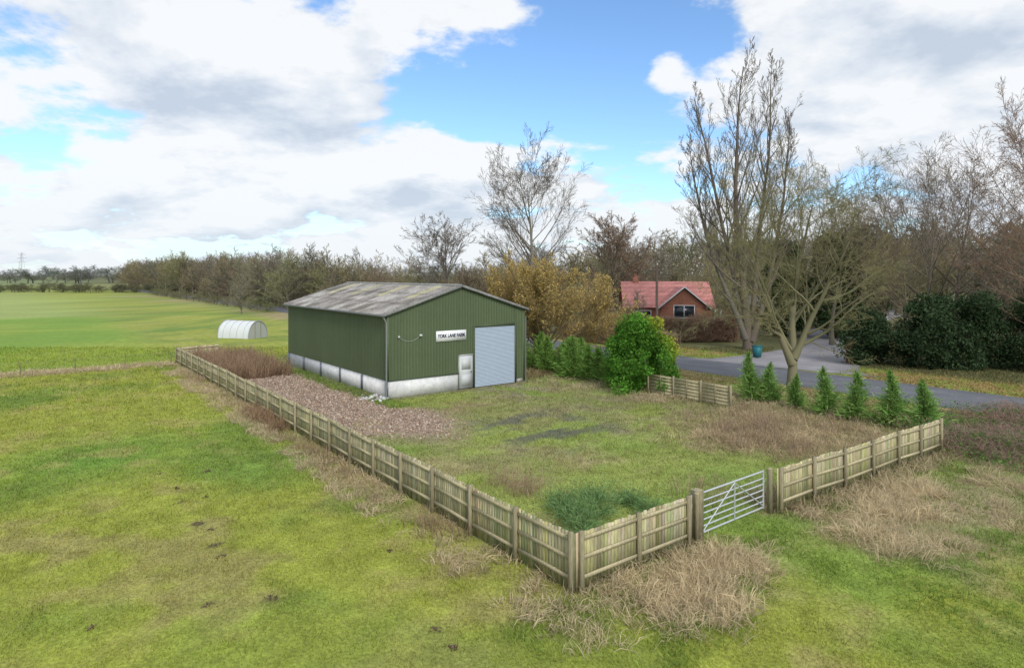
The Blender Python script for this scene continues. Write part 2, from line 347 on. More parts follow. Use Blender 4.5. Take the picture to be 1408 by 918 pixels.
hh = .25+.9*fbm(X, Y, 2, 3, 74); d = rng.normal(size=(n, 3)); d[:, 2] = np.abs(d[:, 2])*.7+.25
parts.append(blades(np.stack([X, Y, hh*rng.random(n)*.7], 1), d, .5*(.4+rng.random(n)), np.full(n, .016), rng.random(n)*.8, vary([.36, .25, .20], n, .35)))
n = 26000; X = rng.choice(x, n)+rng.normal(size=n)*.3; Y = rng.choice(y, n)+rng.normal(size=n)*.3
cg = np.where((fbm(X, Y, 2.4, 3, 75) > .45)[:, None], np.array([.13, .25, .06]), np.array([.32, .22, .15]))
parts.append(leaves(np.stack([X, Y, (.15+.7*fbm(X, Y, 2, 3, 74))*rng.random(n)**.5], 1), .045+.06*rng.random(n), cg*(.6+.8*rng.random((n, 1))), .7))
build('bramble_patch', parts, M_grass)
n = 3500; a = 35.7+6*rng.random(n)**1.5; b = -12+34*rng.random(n); k = ~((b > 10) & (b < 24)); x, y = W(a[k], b[k]); n = len(x)
build('fallen_leaves', [leaves(np.stack([x, y, .03+0*x], 1), .10+.08*rng.random(n), vary([.38, .27, .13], n, .4), .8, 0)], M_grass)

# ------------------------------------------------------------------ crushed brick rubble
n = 30000; a = .8+8*rng.random(n); b = 12+26*rng.random(n); x, y = W(a, b); zz = zones(x, y)[2]['gravel']
k = (rng.random(n) < zz**2) & ~((a > 6.55) & (b > 22.4)); x = x[k]; y = y[k]; n = len(x)
r = .022+.05*rng.random(n)**2
O = np.array([[1, 0, 0], [-1, 0, 0], [0, 1, 0], [0, -1, 0], [0, 0, 1], [0, 0, -1]], float)
OF = np.array([[0, 2, 4], [2, 1, 4], [1, 3, 4], [3, 0, 4], [2, 0, 5], [1, 2, 5], [3, 1, 5], [0, 3, 5]])
def stones(x, y, r, col, zo=0):
    n = len(x)
    s = r[:, None, None]*(.5+rng.random((n, 6, 1)))*O[None]*np.array([1, 1, .7]); th = rng.random(n)*6.28
    cx, sx = np.cos(th)[:, None], np.sin(th)[:, None]
    v = np.stack([s[..., 0]*cx-s[..., 1]*sx, s[..., 0]*sx+s[..., 1]*cx, s[..., 2]], -1)+rng.normal(size=(n, 6, 3))*(r*.25)[:, None, None]
    v = v+np.stack([x, y, gz(x, y)+r*.25+zo], 1)[:, None, :]
    return (v.reshape(-1, 3), (np.arange(n)[:, None, None]*6+OF[None]).reshape(-1, 3), np.repeat(col, 6, axis=0))
cs = np.where((rng.random(n) < .4)[:, None], np.array([.46, .38, .31]), np.array([.36, .255, .19]))*(.6+.8*rng.random((n, 1)))
build('gravel', [stones(x, y, r, cs)], M_stone)
X = []; Yc = []; R = []
for cx, cy, r0 in CLODS:
    m = 12; X += list(cx+rng.normal(size=m)*r0*.8); Yc += list(cy+rng.normal(size=m)*r0*.8); R += list(.012+.025*rng.random(m))
X = np.array(X); Yc = np.array(Yc); R = np.array(R)
build('soil_clods', [stones(X, Yc, R, vary([.14, .105, .07], len(X), .3))], M_stone)
wx, wy = W(6.2+.35*rng.normal(size=26), 23.1+.5*rng.normal(size=26))
build('rubble_pile', [stones(wx, wy, .08+.12*rng.random(26), vary([.55, .55, .55], 26, .3))], M_stone)

# ------------------------------------------------------------------ fences
WD = np.array([.45, .395, .245])
def fence(name, a0, b0, a1, b1, side, posts, H=1.3, seed=0):
    x0, y0 = W(a0, b0); x1, y1 = W(a1, b1); L = math.hypot(x1-x0, y1-y0); e = empty(name, (x0, y0, 0), math.atan2(y1-y0, x1-x0))
    def hz(t): xx = x0+(x1-x0)*t/L; yy = y0+(y1-y0)*t/L; return float(gz(np.array([xx]), np.array([yy]))[0])
    P = []; t = 0.0; k = 0
    while t < L-.04:
        w = .112; g = .004+.006*rng.random(); h = H+rng.normal()*.012; dz = hz(t)*.7
        tone = .68+.55*rng.random(); c = WD*tone*np.array([1, 1+.05*rng.normal(), 1+.1*rng.normal()])
        if rng.random() < .16: c = c*np.array([.70, .78, .68])
        yo = .004*(k % 2)+rng.random()*.003; tl = rng.normal()*.006
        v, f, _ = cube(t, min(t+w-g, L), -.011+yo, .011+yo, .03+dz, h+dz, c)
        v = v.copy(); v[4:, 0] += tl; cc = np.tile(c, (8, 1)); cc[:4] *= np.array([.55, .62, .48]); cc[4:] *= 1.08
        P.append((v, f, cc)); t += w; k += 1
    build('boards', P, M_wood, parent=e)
    P = []
    ps = list(posts)
    for i in range(len(ps)-1):
        for zr in (.28, .72, 1.14):
            c = WD*(.8+.3*rng.random()); z = zr*H/1.3
            v, f, _ = cube(ps[i]+.052, ps[i+1]-.052, side*.013 if side > 0 else -.055, .055 if side > 0 else -.013, 0, .085, c); v = v.copy()
            v[[0, 3, 4, 7], 2] += z+hz(ps[i])*.7; v[[1, 2, 5, 6], 2] += z+hz(ps[i+1])*.7; P.append((v, f, c))
    build('rails', P, M_wood, parent=e)
    P = []
    for p in ps:
        c = WD*(.50+.25*rng.random()); dz = hz(p)*.7; ya, yb = (.014, .115) if side > 0 else (-.115, -.014); tl = rng.normal()*.012
        v, f, _ = cube(p-.045, p+.045, ya, yb, -.3, H+.03+dz+rng.random()*.05, c); v = v.copy(); v[4:, 0] += tl; P.append((v, f, c))
    build('posts', P, M_wood, parent=e)
    return e
fence('wooden_fence', 0, 0, 0, 46, 1, np.arange(.05, 46.1, 2.0))
fence('wooden_fence', .03, 0, 4.15, 0, -1, [.12, 2.0, 3.9])
fence('wooden_fence', 7.95, -.15, 19.3, -.5, -1, [.1, 1.9, 3.8, 5.7, 7.6, 9.4, 11.25])
fence('wooden_fence', .05, 46, 3.2, 46.2, -1, [.1, 1.6, 3.1])
for (ga, gb, h, s) in ((4.38, .02, 1.38, .12), (4.18, -.12, 1.36, .055), (7.82, .0, 1.30, .06)):
    x, y = W(ga, gb); c = WD*.75
    t = cube(-s, s, -s, s, -.3, h, c); v = np.concatenate([t[0], [[0, 0, h+.05]]]); cc = np.tile(c, (9, 1)); cc[:4] *= .6
    f4 = np.delete(CF, 1, 0)
    build('gate_post', [(v, f4, cc), (v, np.array([[4, 5, 8], [5, 6, 8], [6, 7, 8], [7, 4, 8]]), cc)], M_wood, loc=(x, y, 0), rotz=ANG)
x, y = W(4.62, .08); g = empty('field_gate', (x, y, 0), ANG+.02)
GL = 3.08; GC = [.55, .57, .58]; P = []
for z in (.16, .33, .50, .67, .84, 1.01, 1.22): P.append(rod((0, 0, z), (GL, 0, z), .021 if z not in (.16, 1.22) else .026, GC))
build('bars', P, M_metal, True, parent=g)
P = [rod((0, 0, .1), (0, 0, 1.28), .03, GC), rod((GL, 0, .12), (GL, 0, 1.26), .028, GC), rod((GL*.5, -.03, .16), (GL*.5, -.03, 1.22), .018, GC)]
P += [rod((0.02, -.03, .18), (GL*.5, -.03, 1.2), .016, GC), rod((GL, -.03, .18), (GL*.5, -.03, 1.2), .016, GC), rod((-.12, 0, .3), (0, 0, .3), .018, GC), rod((-.12, 0, 1.1), (0, 0, 1.1), .018, GC), rod((GL, 0, .9), (GL+.12, 0, .9), .012, GC)]
build('frame', P, M_metal, True, parent=g)
x0, y0 = W(19.75, 9.3); e = empty('slatted_fence', (x0, y0, 0), math.atan2(V[1], V[0])); P = []
for i in range(3):
    for j in range(6):
        c = WD*(.75+.3*rng.random()); P.append(cube(i*1.85+.06, i*1.85+1.79, -.012, .012, .12+j*.18, .12+j*.18+.15, c))
build('slats', P, M_wood, parent=e)
P = [cube(i*1.85-.05, i*1.85+.05, -.05, .05, -.2, 1.25, WD*.65) for i in range(4)]
P += [cube(i*1.85+.9, i*1.85+.95, .014, .05, .1, 1.2, WD*.65) for i in range(3)]
build('posts', P, M_wood, parent=e)
def wirefence(a0, b0, a1, b1, n, H, r):
    x0, y0 = W(a0, b0); x1, y1 = W(a1, b1); P = []
    e = empty('post_and_wire_fence')
    for k in range(n):
        t = k/(n-1); X = x0+(x1-x0)*t; Y = y0+(y1-y0)*t; P.append(rod((X, Y, -.2), (X+.03*rng.normal(), Y, H+.08*rng.normal()), r, [.22, .19, .14], 6))
    build('posts', P, M_wood, parent=e)
    build('wires', [rod((x0, y0, H*q), (x1, y1, H*q), .004, [.3, .3, .3], 4) for q in (.45, .92)], M_metal, parent=e)
wirefence(-.4, 46, -60, 46, 20, .95, .03)

# ------------------------------------------------------------------ barn
BW, BL, EH, RH = 9.8, 17.0, 4.78, 6.28
bx, by = W(6.72, 22.68)
barn = empty('agricultural_barn', (bx, by, 0), ANG)
GR = lin(92, 105, 76, .94)
def sheet(s0, s1, zb, zt, mapf, out):
    per = .2; k = []; s = math.floor(s0/per)*per
    while s < s1+per:
        for o, dd in ((0, 0), (.10, 0), (.125, .032), (.175, .032)): k.append((s+o, dd))
        s += per
    k = [q for q in k if s0+.001 < q[0] < s1-.001]; k = [(s0, 0)]+k+[(s1, 0)]
    S = np.array([q[0] for q in k]); D = np.array([q[1] for q in k]); n = len(S)
    v = []
    for zf_ in (zb, zt):
        zz = np.array([zf_(q) if callable(zf_) else zf_ for q in S]); v.append(np.stack(list(mapf(S, D*out))+[zz], 1))
    v = np.concatenate(v); i = np.arange(n-1); f = np.stack([i, i+1, n+i+1, n+i], 1)
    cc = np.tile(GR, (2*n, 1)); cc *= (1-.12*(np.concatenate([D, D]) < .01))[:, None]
    pan = .95+.1*_h(np.floor(S/1.0).astype(np.int64), np.floor(S/1.0).astype(np.int64), 3); cc *= np.concatenate([pan, pan])[:, None]
    return (v, f, cc)
slope = (RH-EH)/(BW/2)
roofz = lambda s: EH+slope*(BW/2-abs(s-BW/2))-.03
fr = lambda S, D: (S, -D)
parts = [sheet(-.03, 4.75, 1.0, roofz, fr, 1), sheet(4.75, 5.87, 2.13, roofz, fr, 1), sheet(5.87, 9.12, 3.80, roofz, fr, 1), sheet(9.12, BW+.03, .25, roofz, fr, 1)]
parts.append(sheet(-.03, BL, 1.0, EH-.02, lambda S, D: (-D, S), 1))
parts.append(sheet(0, BL, .3, EH-.02, lambda S, D: (BW+D, S), 1))
parts.append(sheet(0, BW, .3, roofz, lambda S, D: (S, BL+D), 1))
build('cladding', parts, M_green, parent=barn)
DG = GR*.7
build('trims', [cube(-.06, .06, -.065, -.037, 1.0, EH-.05, GR*1.1), cube(-.065, -.037, -.03, .06, 1.0, EH-.05, GR*1.1),
                cube(5.80, 5.93, -.06, -.036, 0, 3.86, DG), cube(9.06, 9.20, -.06, -.036, 0, 3.86, DG), cube(5.931, 9.059, -.06, -.036, 3.74, 3.90, DG),
                cube(BW-.05, BW+.07, -.07, -.037, .1, EH-.05, GR), cube(-.05, 4.75, -.055, -.036, .98, 1.04, DG)], M_green, parent=barn)
WH = [.72, .72, .71]
build('block_walls', [cube(.02, 4.72, .02, .22, 0, .985, WH), cube(.02, .22, .22, BL, 0, .985, WH), cube(9.2, BW-.02, .02, .2, 0, .25, [.4, .4, .38]), cube(BW-.2, BW, .2, BL, 0, .3, WH), cube(.2, BW-.2, BL-.2, BL, 0, .3, WH)], M_white, parent=barn)
SG = [.16, .18, .21]
P = [cube(-.045, .015, q-.09, q+.09, 0, 1.0, SG) for q in (3.4, 6.8, 10.2, 13.6, 16.9)]
P += [cube(-.07, .0, -.1, .06, 0, .99, SG), cube(4.73, 4.79, -.03, .1, 0, 2.1, [.3, .31, .3])]
build('steel_posts', P, M_metal, parent=barn)
DC = np.array([.56, .58, .58])
P = [cube(4.80, 5.78, -.03, .03, .05, 2.08, DC), cube(4.78, 5.80, -.045, -.032, 2.05, 2.13, [.4, .42, .41]), cube(5.62, 5.70, -.075, -.031, 1.0, 1.06, [.1, .1, .1]), cube(4.95, 5.62, -.036, -.031, .2, .9, DC*.93), cube(4.95, 5.62, -.036, -.031, 1.2, 1.9, DC*.93)]
build('door', P, M_plastic, parent=barn)
n = 44; z = []; yv = []; cc = []
for i in range(n):
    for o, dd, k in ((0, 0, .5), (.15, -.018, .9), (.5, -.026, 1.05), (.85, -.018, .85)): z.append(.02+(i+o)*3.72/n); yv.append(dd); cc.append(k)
z = np.array(z); yv = np.array(yv); k = np.array(cc); m = len(z)
v = np.concatenate([np.stack([np.full(m, 5.93), yv, z], 1), np.stack([np.full(m, 9.06), yv, z], 1)]); i = np.arange(m-1)
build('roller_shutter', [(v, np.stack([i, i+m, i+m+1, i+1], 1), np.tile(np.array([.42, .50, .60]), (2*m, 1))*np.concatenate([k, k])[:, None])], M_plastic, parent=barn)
def roofside(sgn):
    S = np.arange(-.18, BL+.18, .0365); n = len(S); m = 19; D = .028*np.sin(S*2*math.pi/.146)
    q = np.linspace(0, 1, m); v = []; c = []
    for j, t in enumerate(q):
        xx = -.28+(BW/2+.28)*t; zz = EH+slope*xx+.05
        base = np.tile(lin(158, 153, 147, .9), (n, 1))
        nn = fbm(S*1.0, np.full(n, t*5.), 1.1, 4, 81+(sgn > 0)); base = mixc(base, lin(112, 107, 100), ss(nn, .42, .7)); base = mixc(base, lin(190, 188, 180), ss(nn, .42, .25)*.6)
        sk = ((S % 4.3) > 1.7) & ((S % 4.3) < 2.6) & (t > .52) & (t < .95); base[sk] = lin(176, 171, 140)*(.8+.25*nn[sk])[:, None]
        lap = j in (6, 12)
        if lap: base = base*.72
        xv = np.full(n, xx if sgn < 0 else BW-xx); v.append(np.stack([xv, S, zz+D+(.012 if lap else 0)], 1)); c.append(base)
    v = np.concatenate(v); i = (np.arange(m-1)[:, None]*n+np.arange(n-1)[None]).ravel()
    return (v, np.stack([i, i+1, i+n+1, i+n], 1), np.concatenate(c))
build('roof', [roofside(-1), roofside(1)], M_roof, True, parent=barn)
RG = [.24, .24, .23]
def bar2(p, q, w, h, c):
    (xa, ya, za), (xb, yb, zb) = p, q
    v = np.array([[xa, ya, za], [xb, yb, zb], [xb, yb+w, zb], [xa, ya+w, za], [xa, ya, za+h], [xb, yb, zb+h], [xb, yb+w, zb+h], [xa, ya+w, za+h]]); return (v, CF, np.array(c))
P = []
for yy_ in (-.24, BL+.16):
    P += [bar2((-.3, yy_, EH-.13), (BW/2, yy_, RH-.02), .06, .16, RG), bar2((BW/2+.002, yy_, RH-.02), (BW+.3, yy_, EH-.13), .06, .16, RG)]
P.append(rod((BW/2, -.25, RH+.07), (BW/2, BL+.2, RH+.07), .1, [.30, .295, .28], 10))
build('verges_and_ridge', P, M_roof, parent=barn)
P = [cube(-.40, -.26, -.2, BL+.2, EH-.14, EH-.03, [.16, .17, .17]), cube(BW+.26, BW+.40, -.2, BL+.2, EH-.14, EH-.03, [.16, .17, .17])]
P += [rod((-.12, -.1, 0), (-.12, -.1, EH-.5), .045, [.25, .27, .26]), rod((-.12, -.1, EH-.5), (-.33, -.1, EH-.1), .045, [.25, .27, .26]), rod((BW+.12, -.1, 0), (BW+.12, -.1, EH-.5), .045, [.2, .22, .2])]
build('gutters', P, M_metal, parent=barn)
P = [cube(2.0, 2.16, -.16, -.036, 3.42, 3.54, [.6, .6, .58]), cube(.62, .74, -.10, -.036, 3.40, 3.52, [.5, .5, .48])]
tq = np.linspace(0, 1, 14); cab = np.stack([.68+(2.05-.68)*tq, -.06+0*tq, 3.44-.45*4*tq*(1-tq)*.6], 1)
P.append(tube(cab[None], np.full((1, 14), .012), 6, [.4, .42, .38]))
build('wall_light', P, M_plastic, parent=barn)
sg = empty('sign_board', (3.14, -.04, 3.03)); sg.parent = barn
build('panel', [cube(0, 2.12, -.035, 0, 0, .62, [.84, .85, .86])], M_plastic, parent=sg)
cu = bpy.data.curves.new('lettering', 'FONT'); cu.body = 'YORK LANE FARM'; cu.size = .27; cu.align_x = 'CENTER'; cu.align_y = 'CENTER'; cu.extrude = .002; cu.offset = .012
to = bpy.data.objects.new('lettering', cu); COL.objects.link(to); to.parent = sg; to.location = (1.06, -.04, .31); to.rotation_euler = (math.pi/2, 0, 0)
mt = bpy.data.materials.new('sign_navy'); mt.use_nodes = True; mt.node_tree.nodes['Principled BSDF'].inputs['Base Color'].default_value = (.01, .015, .05, 1); cu.materials.append(mt)
bpy.context.view_layer.update(); wdt = to.dimensions[0]
if wdt > 0: to.scale = (1.92/wdt, 1.1, 1)

# ------------------------------------------------------------------ polytunnel
x, y = -28.2, 71.0; pt = empty('polytunnel', (x, y, 0), math.radians(158)); pt.scale = (.86, .86, .88)
q = np.linspace(0, math.pi, 19); r = 1.7; Lp = 5.0; ln = np.linspace(0, Lp, 9)
v = np.array([[l, r*math.cos(t), 2.15*math.sin(t)**.85-.02*(k % 2)] for k, l in enumerate(ln) for t in q]); n = 19
i = (np.arange(8)[:, None]*n+np.arange(18)[None]).ravel()
build('cover', [(v, np.stack([i, i+1, i+n+1, i+n], 1), np.array([.66, .68, .68]))], M_plastic, True, parent=pt)
P = []
for l in [-.05, Lp+.05]+list(np.linspace(.8, Lp-.8, 4)):
    pp = np.array([[l, (r+.01)*math.cos(t), 2.17*math.sin(t)**.85+.01] for t in q]); P.append(tube(pp[None], np.full((1, 19), .05 if l < 0 or l > Lp else .02), 6, [.4, .41, .41]))
P += [rod((-.03, s, 0), (-.03, s, 2.0), .05, [.35, .3, .22]) for s in (-.5, .5)]
build('hoops', P, M_metal, parent=pt)
P = [(np.array([[-.0, r*.98*math.cos(t), 2.1*math.sin(t)**.85] for t in q]+[[0, 0, 0]]), np.array([[k, k+1, 19] for k in range(18)]), np.array([.36, .38, .36]))]
build('end_panel', P, M_plastic, parent=pt)

# ------------------------------------------------------------------ bungalow
h = empty('brick_bungalow', (13.0, 73, 0), math.radians(-6)); h.scale = (1.06, 1.06, 1.04); BR = lin(158, 108, 88); RT = lin(196, 134, 126)
def gable(xa, xb, ya, yb, eh, rh, along, ov=.35, rt=None):
    rt = RT if rt is None else np.array(rt)
    if along == 'x': m = (ya+yb)/2; body = [cube(xa, xb, ya, yb, 0, eh, BR)]; g = [[xa, ya, eh], [xa, yb, eh], [xa, m, rh-.15], [xb, ya, eh], [xb, yb, eh], [xb, m, rh-.15]]
    else: m = (xa+xb)/2; body = [cube(xa, xb, ya, yb, 0, eh, BR)]; g = [[xa, ya, eh], [xb, ya, eh], [m, ya, rh-.15], [xa, yb, eh], [xb, yb, eh], [m, yb, rh-.15]]
    body.append((np.array(g, float), np.array([[0, 1, 2], [3, 4, 5]]), BR))
    rf = []
    for sg_ in (0, 1):
        if along == 'x':
            e_ = ya-ov if sg_ == 0 else yb+ov; p = [[xa-ov, e_, eh-.1], [xb+ov, e_, eh-.1], [xb+ov, m, rh], [xa-ov, m, rh]]
        else:
            e_ = xa-ov if sg_ == 0 else xb+ov; p = [[e_, ya-ov, eh-.1], [e_, yb, eh-.1], [m, yb, rh], [m, ya-ov, rh]]
        p = np.array(p, float); v = []; f = []; c = []; rows = 12; cols = 14
        for a_ in range(rows+1):
            for b_ in range(cols+1):
                s_ = a_/rows; t_ = b_/cols; v.append((p[0]*(1-t_)+p[1]*t_)*(1-s_)+(p[3]*(1-t_)+p[2]*t_)*s_+np.array([0, 0, .02*(a_ % 2)])); c.append(rt*(.75+.35*rng.random())*(.85 if a_ % 2 else 1.08))
        for a_ in range(rows):
            for b_ in range(cols): k = a_*(cols+1)+b_; f.append([k, k+1, k+cols+2, k+cols+1])
        rf.append((np.array(v), np.array(f), np.array(c)))
    return body, rf
b1, r1 = gable(0, 9.0, 0, 7, 3.3, 6.0, 'x'); b2, r2 = gable(3.4, 8.0, -2.6, 3.4, 3.31, 5.45, 'y')
build('walls', b1+b2, M_brick, parent=h); build('roof_tiles', r1+r2, M_tile, parent=h)
WF = [.75]*3
P = [bar2((3.0, -2.98, 3.1), (5.7, -2.98, 5.4), .05, .16, WF), bar2((5.702, -2.98, 5.4), (8.4, -2.98, 3.1), .05, .16, WF)]
for (wa, wb, za, zb, yo) in ((4.7, 6.7, 2.3, 3.5, -2.6), (.8, 2.6, 1.6, 2.8, 0)):
    P += [cube(wa-.08, wb+.08, yo-.06, yo-.004, za-.08, za, WF), cube(wa-.08, wb+.08, yo-.06, yo-.004, zb, zb+.08, WF), cube(wa-.08, wa, yo-.06, yo-.004, za+.002, zb-.002, WF), cube(wb, wb+.08, yo-.06, yo-.004, za+.002, zb-.002, WF), cube((wa+wb)/2-.04, (wa+wb)/2+.04, yo-.06, yo-.004, za+.002, zb-.002, WF)]
build('frames', P, M_plastic, parent=h)
build('windows', [cube(4.7, 6.7, -2.63, -2.602, 2.3, 3.5, [.03, .035, .04]), cube(.8, 2.6, -.03, -.003, 1.6, 2.8, [.03, .035, .04])], M_glass, parent=h)
build('chimney', [cube(1.0, 1.6, 3.2, 3.8, 4.9, 6.5, BR*.9), rod((1.3, 3.5, 6.5), (1.3, 3.5, 6.85), .13, BR)], M_brick, parent=h)
h2 = empty('garage', (26.5, 92, 0), math.radians(-10)); b1, r1 = gable(0, 9, 0, 6, 2.6, 4.0, 'x', rt=(.14, .13, .125)); build('walls', b1, M_white, parent=h2); build('roof_tiles', r1, M_tile, parent=h2)
build('garage_door', [cube(1, 3.6, -.05, -.003, 0, 2.2, [.6, .6, .6]), cube(5, 7.6, -.05, -.003, 0, 2.2, [.6, .6, .6])], M_plastic, parent=h2)
def bfence(p, q, H, col):
    e = empty('panel_fence'); L = math.hypot(q[0]-p[0], q[1]-p[1]); n = int(L/.3); e.location = (p[0], p[1], 0); e.rotation_euler = (0, 0, math.atan2(q[1]-p[1], q[0]-p[0]))
    build('boards', [cube(k*.3, k*.3+.28, -.02, .02, .05, H+.03*rng.normal(), np.array(col)*(.75+.4*rng.random())) for k in range(n)], M_wood, parent=e)
    build('posts', [cube(k-.06, k+.06, -.09, -.021, 0, H+.1, np.array(col)*.7) for k in np.arange(0, L, 2.)], M_wood, parent=e)
bfence((35.5, 82), (51, 88), 1.9, [.40, .32, .22])
bfence((30, 84), (35.2, 82), 1.6, [.34, .28, .20])
bw = empty('brick_wall', (26.9, 50.8, 0), math.radians(20))
build('wall', [cube(.26, 2.6, -.12, .12, 0, 1.5, BR*.9)], M_brick, parent=bw)
build('piers', [cube(-.25, .25, -.25, .25, 0, 2.0, BR), cube(2.6, 3.05, -.25, .25, 0, 1.8, BR)], M_brick, parent=bw)
build('copings', [cube(-.3, .3, -.3, .3, 2.0, 2.1, [.4, .38, .35]), cube(.31, 2.54, -.17, .17, 1.5, 1.58, [.4, .38, .35]), cube(2.55, 3.1, -.3, .3, 1.8, 1.9, [.4, .38, .35])], M_white, parent=bw)
def wbin(x, y, c, rz):
    e = empty('wheelie_bin', (x, y, 0), rz); c = np.array(c)
    v = np.array([[-.22, -.25, .08], [.22, -.25, .08], [.22, .22, .08], [-.22, .22, .08], [-.29, -.34, .98], [.29, -.34, .98], [.29, .30, .98], [-.29, .30, .98]])
    build('body', [(v, CF, c)], M_plastic, parent=e)
    build('lid', [cube(-.31, .31, -.37, .32, .985, 1.05, c*.8), cube(-.2, .2, .32, .38, .92, .96, c*.7)], M_plastic, parent=e)
    build('wheels', [rod((s, .22, .1), (s+.05, .22, .1), .1, [.02]*3, 12) for s in (-.28, .23)], M_plastic, parent=e)
wbin(20.75, 54.2, [.03, .17, .19], .3)
up = empty('utility_pole', (14.6, 64.5, 0))
build('pole', [rod((0, 0, 0), (0, 0, 8.0), .15, [.13, .10, .08], 10, .11)], M_wood, True, parent=up)
build('crossarm', [cube(-.7, .7, -.06, .06, 7.4, 7.52, [.12, .10, .08])]+[rod((s, 0, 7.52), (s, 0, 7.7), .05, [.3, .3, .28], 8) for s in (-.6, .6)], M_wood, parent=up)

# ------------------------------------------------------------------ trees
def make_tree(H, r0, spec, start=None, D0=None, col=(.16, .14, .11), twig=(.2, .17, .12), rmin=.012, leafn=0, leafs=.1, leafc=None, seed=1, sides=(9, 6, 4, 3, 3, 3), LF=None):
    global rng
    old = rng; rng = np.random.default_rng(seed)
    if start is None: start = np.zeros((1, 3))
    if D0 is None: D0 = np.array([[0., 0, 1]])
    P = np.array(start, float); D = np.array(D0, float); D /= np.linalg.norm(D, axis=1, keepdims=True)
    B = len(P); L = np.full(B, float(H))*(np.array(LF) if LF is not None else (1-.12*np.arange(B))); R = np.full(B, float(r0)); parts = []
    R[1:] *= .75
    col = np.array(col, float); twig = np.array(twig, float)
    for lv, sp in enumerate(spec):
        n = sp['n']; pts = np.zeros((len(P), n+1, 3)); pts[:, 0] = P; d = D.copy()
        for k in range(n):
            d = d+rng.normal(size=d.shape)*sp['wig']; d[:, 2] += sp['up']; d /= np.linalg.norm(d, axis=1, keepdims=True)
            pts[:, k+1] = pts[:, k]+d*(L/n)[:, None]
        t = np.linspace(0, 1, n+1)
        rad = np.maximum(R[:, None]*(1-.9*t[None]**.8), rmin*(.8 if lv > 1 else 1))
        if lv == 0: rad[:, 0] *= 1.25
        f = lv/(len(spec)-1); cb = col*(1-f)+twig*f
        parts.append(tube(pts, rad, sides[lv], vary(cb, len(P), .15, .04)))
        if lv == len(spec)-1:
            if leafn:
                m = len(P)*leafn; idx = np.repeat(np.arange(len(P)), leafn); q = rng.random(m)*n; qi = np.minimum(q.astype(int), n-1); fr_ = (q-qi)[:, None]
                C = pts[idx, qi]*(1-fr_)+pts[idx, qi+1]*fr_+rng.normal(size=(m, 3))*leafs*.6
                parts.append(leaves(C, leafs*(.5+rng.random(m)), vary(leafc, m, .4), .6))
            break
        k = sp['k']; b = len(P)
        tc = sp['t0']+(1-sp['t0'])*((np.arange(k)[None]+rng.random((b, k)))/k)**sp.get('pw', 1.); tc = np.minimum(tc, .995)
        q = tc*n; qi = np.minimum(q.astype(int), n-1); fr_ = (q-qi)[..., None]; bi = np.arange(b)[:, None]
        C = pts[bi, qi]*(1-fr_)+pts[bi, qi+1]*fr_; T = pts[bi, qi+1]-pts[bi, qi]; T /= np.linalg.norm(T, axis=2, keepdims=True)
        az = rng.normal(size=T.shape); az -= T*(az*T).sum(2, keepdims=True); az /= np.linalg.norm(az, axis=2, keepdims=True)
        an = np.radians(sp['ang']+(sp.get('angt', 0))*tc+rng.normal(size=tc.shape)*sp.get('av', 8))[..., None]
        ND = T*np.cos(an)+az*np.sin(an)
        rr = R[:, None]*(1-.9*tc**.8)
        sh = sp['shape'](tc) if 'shape' in sp else 1-.45*tc
        NL = L[:, None]*sp['lr']*sh*(.75+.5*rng.random(tc.shape))
        P = C.reshape(-1, 3); D = ND.reshape(-1, 3); L = NL.ravel(); R = np.maximum((rr*sp.get('rr', .5)).ravel(), rmin)
    rng = old
    return parts
def S(n, wig, up, k, t0, ang, lr, **kw): return dict(n=n, wig=wig, up=up, k=k, t0=t0, ang=ang, lr=lr, **kw)
# rounded bare tree beyond the barn
round_spec = [S(12, .02, .02, 34, .24, 64, .46, angt=-26, shape=lambda t: .45+.72*np.sin(np.pi*np.clip((t-.12)/.95, 0, 1))), S(8, .05, .06, 8, .2, 36, .46), S(6, .07, .05, 7, .2, 34, .5), S(4, .08, .03, 4, .2, 32, .6), S(3, .1, .02, 0, 0, 0, 0)]
tr = make_tree(17.6, .44, round_spec, col=(.19, .17, .14), twig=(.20, .17, .135), rmin=.0155, seed=11)
build('bare_tree', tr, M_bark, loc=(2.6, 80, 0)).scale = (.95, .95, 1.02)
pop = [S(16, .025, .03, 26, .2, 42, .34, angt=-16, shape=lambda t: 1.15-.85*t), S(9, .04, .12, 7, .2, 30, .36), S(6, .06, .09, 6, .2, 28, .5), S(4, .07, .06, 3, .15, 26, .6), S(3, .1, .04, 0, 0, 0, 0)]
tr = make_tree(26.5, .42, pop, start=[[0, 0, 0], [.3, .2, 1.], [-.2, .1, 1.2], [.3, -.2, .8], [-.2, -.1, 1.]], D0=[[-.02, 0, 1], [.12, .03, 1], [-.16, .1, 1], [.24, -.1, 1], [-.38, 0, 1]], LF=[1, .96, .88, .76, .70], col=(.17, .15, .12), twig=(.20, .17, .135), rmin=.0125, seed=5)
build('poplar_tree', tr, M_bark, loc=(22.3, 60.5, 0))
lic = [S(9, .07, .01, 15, .15, 58, .66, angt=-14, shape=lambda t: 1.1-.4*t), S(9, .09, .03, 9, .15, 42, .42), S(6, .12, .02, 7, .15, 42, .5), S(5, .14, .0, 5, .15, 40, .55), S(3, .15, -.02, 0, 0, 0, 0)]
tr = make_tree(11.6, .32, lic, start=[[0, 0, 0], [.05, .05, 1.9], [-.03, 0, 1.6]], D0=[[.02, 0, 1], [.42, .1, 1], [-.40, .05, 1]], LF=[1, .76, .74], col=(.18, .17, .105), twig=(.26, .24, .12), rmin=.0085, seed=21)
build('roadside_tree', tr, M_bark, loc=(17.1, 39, 0))
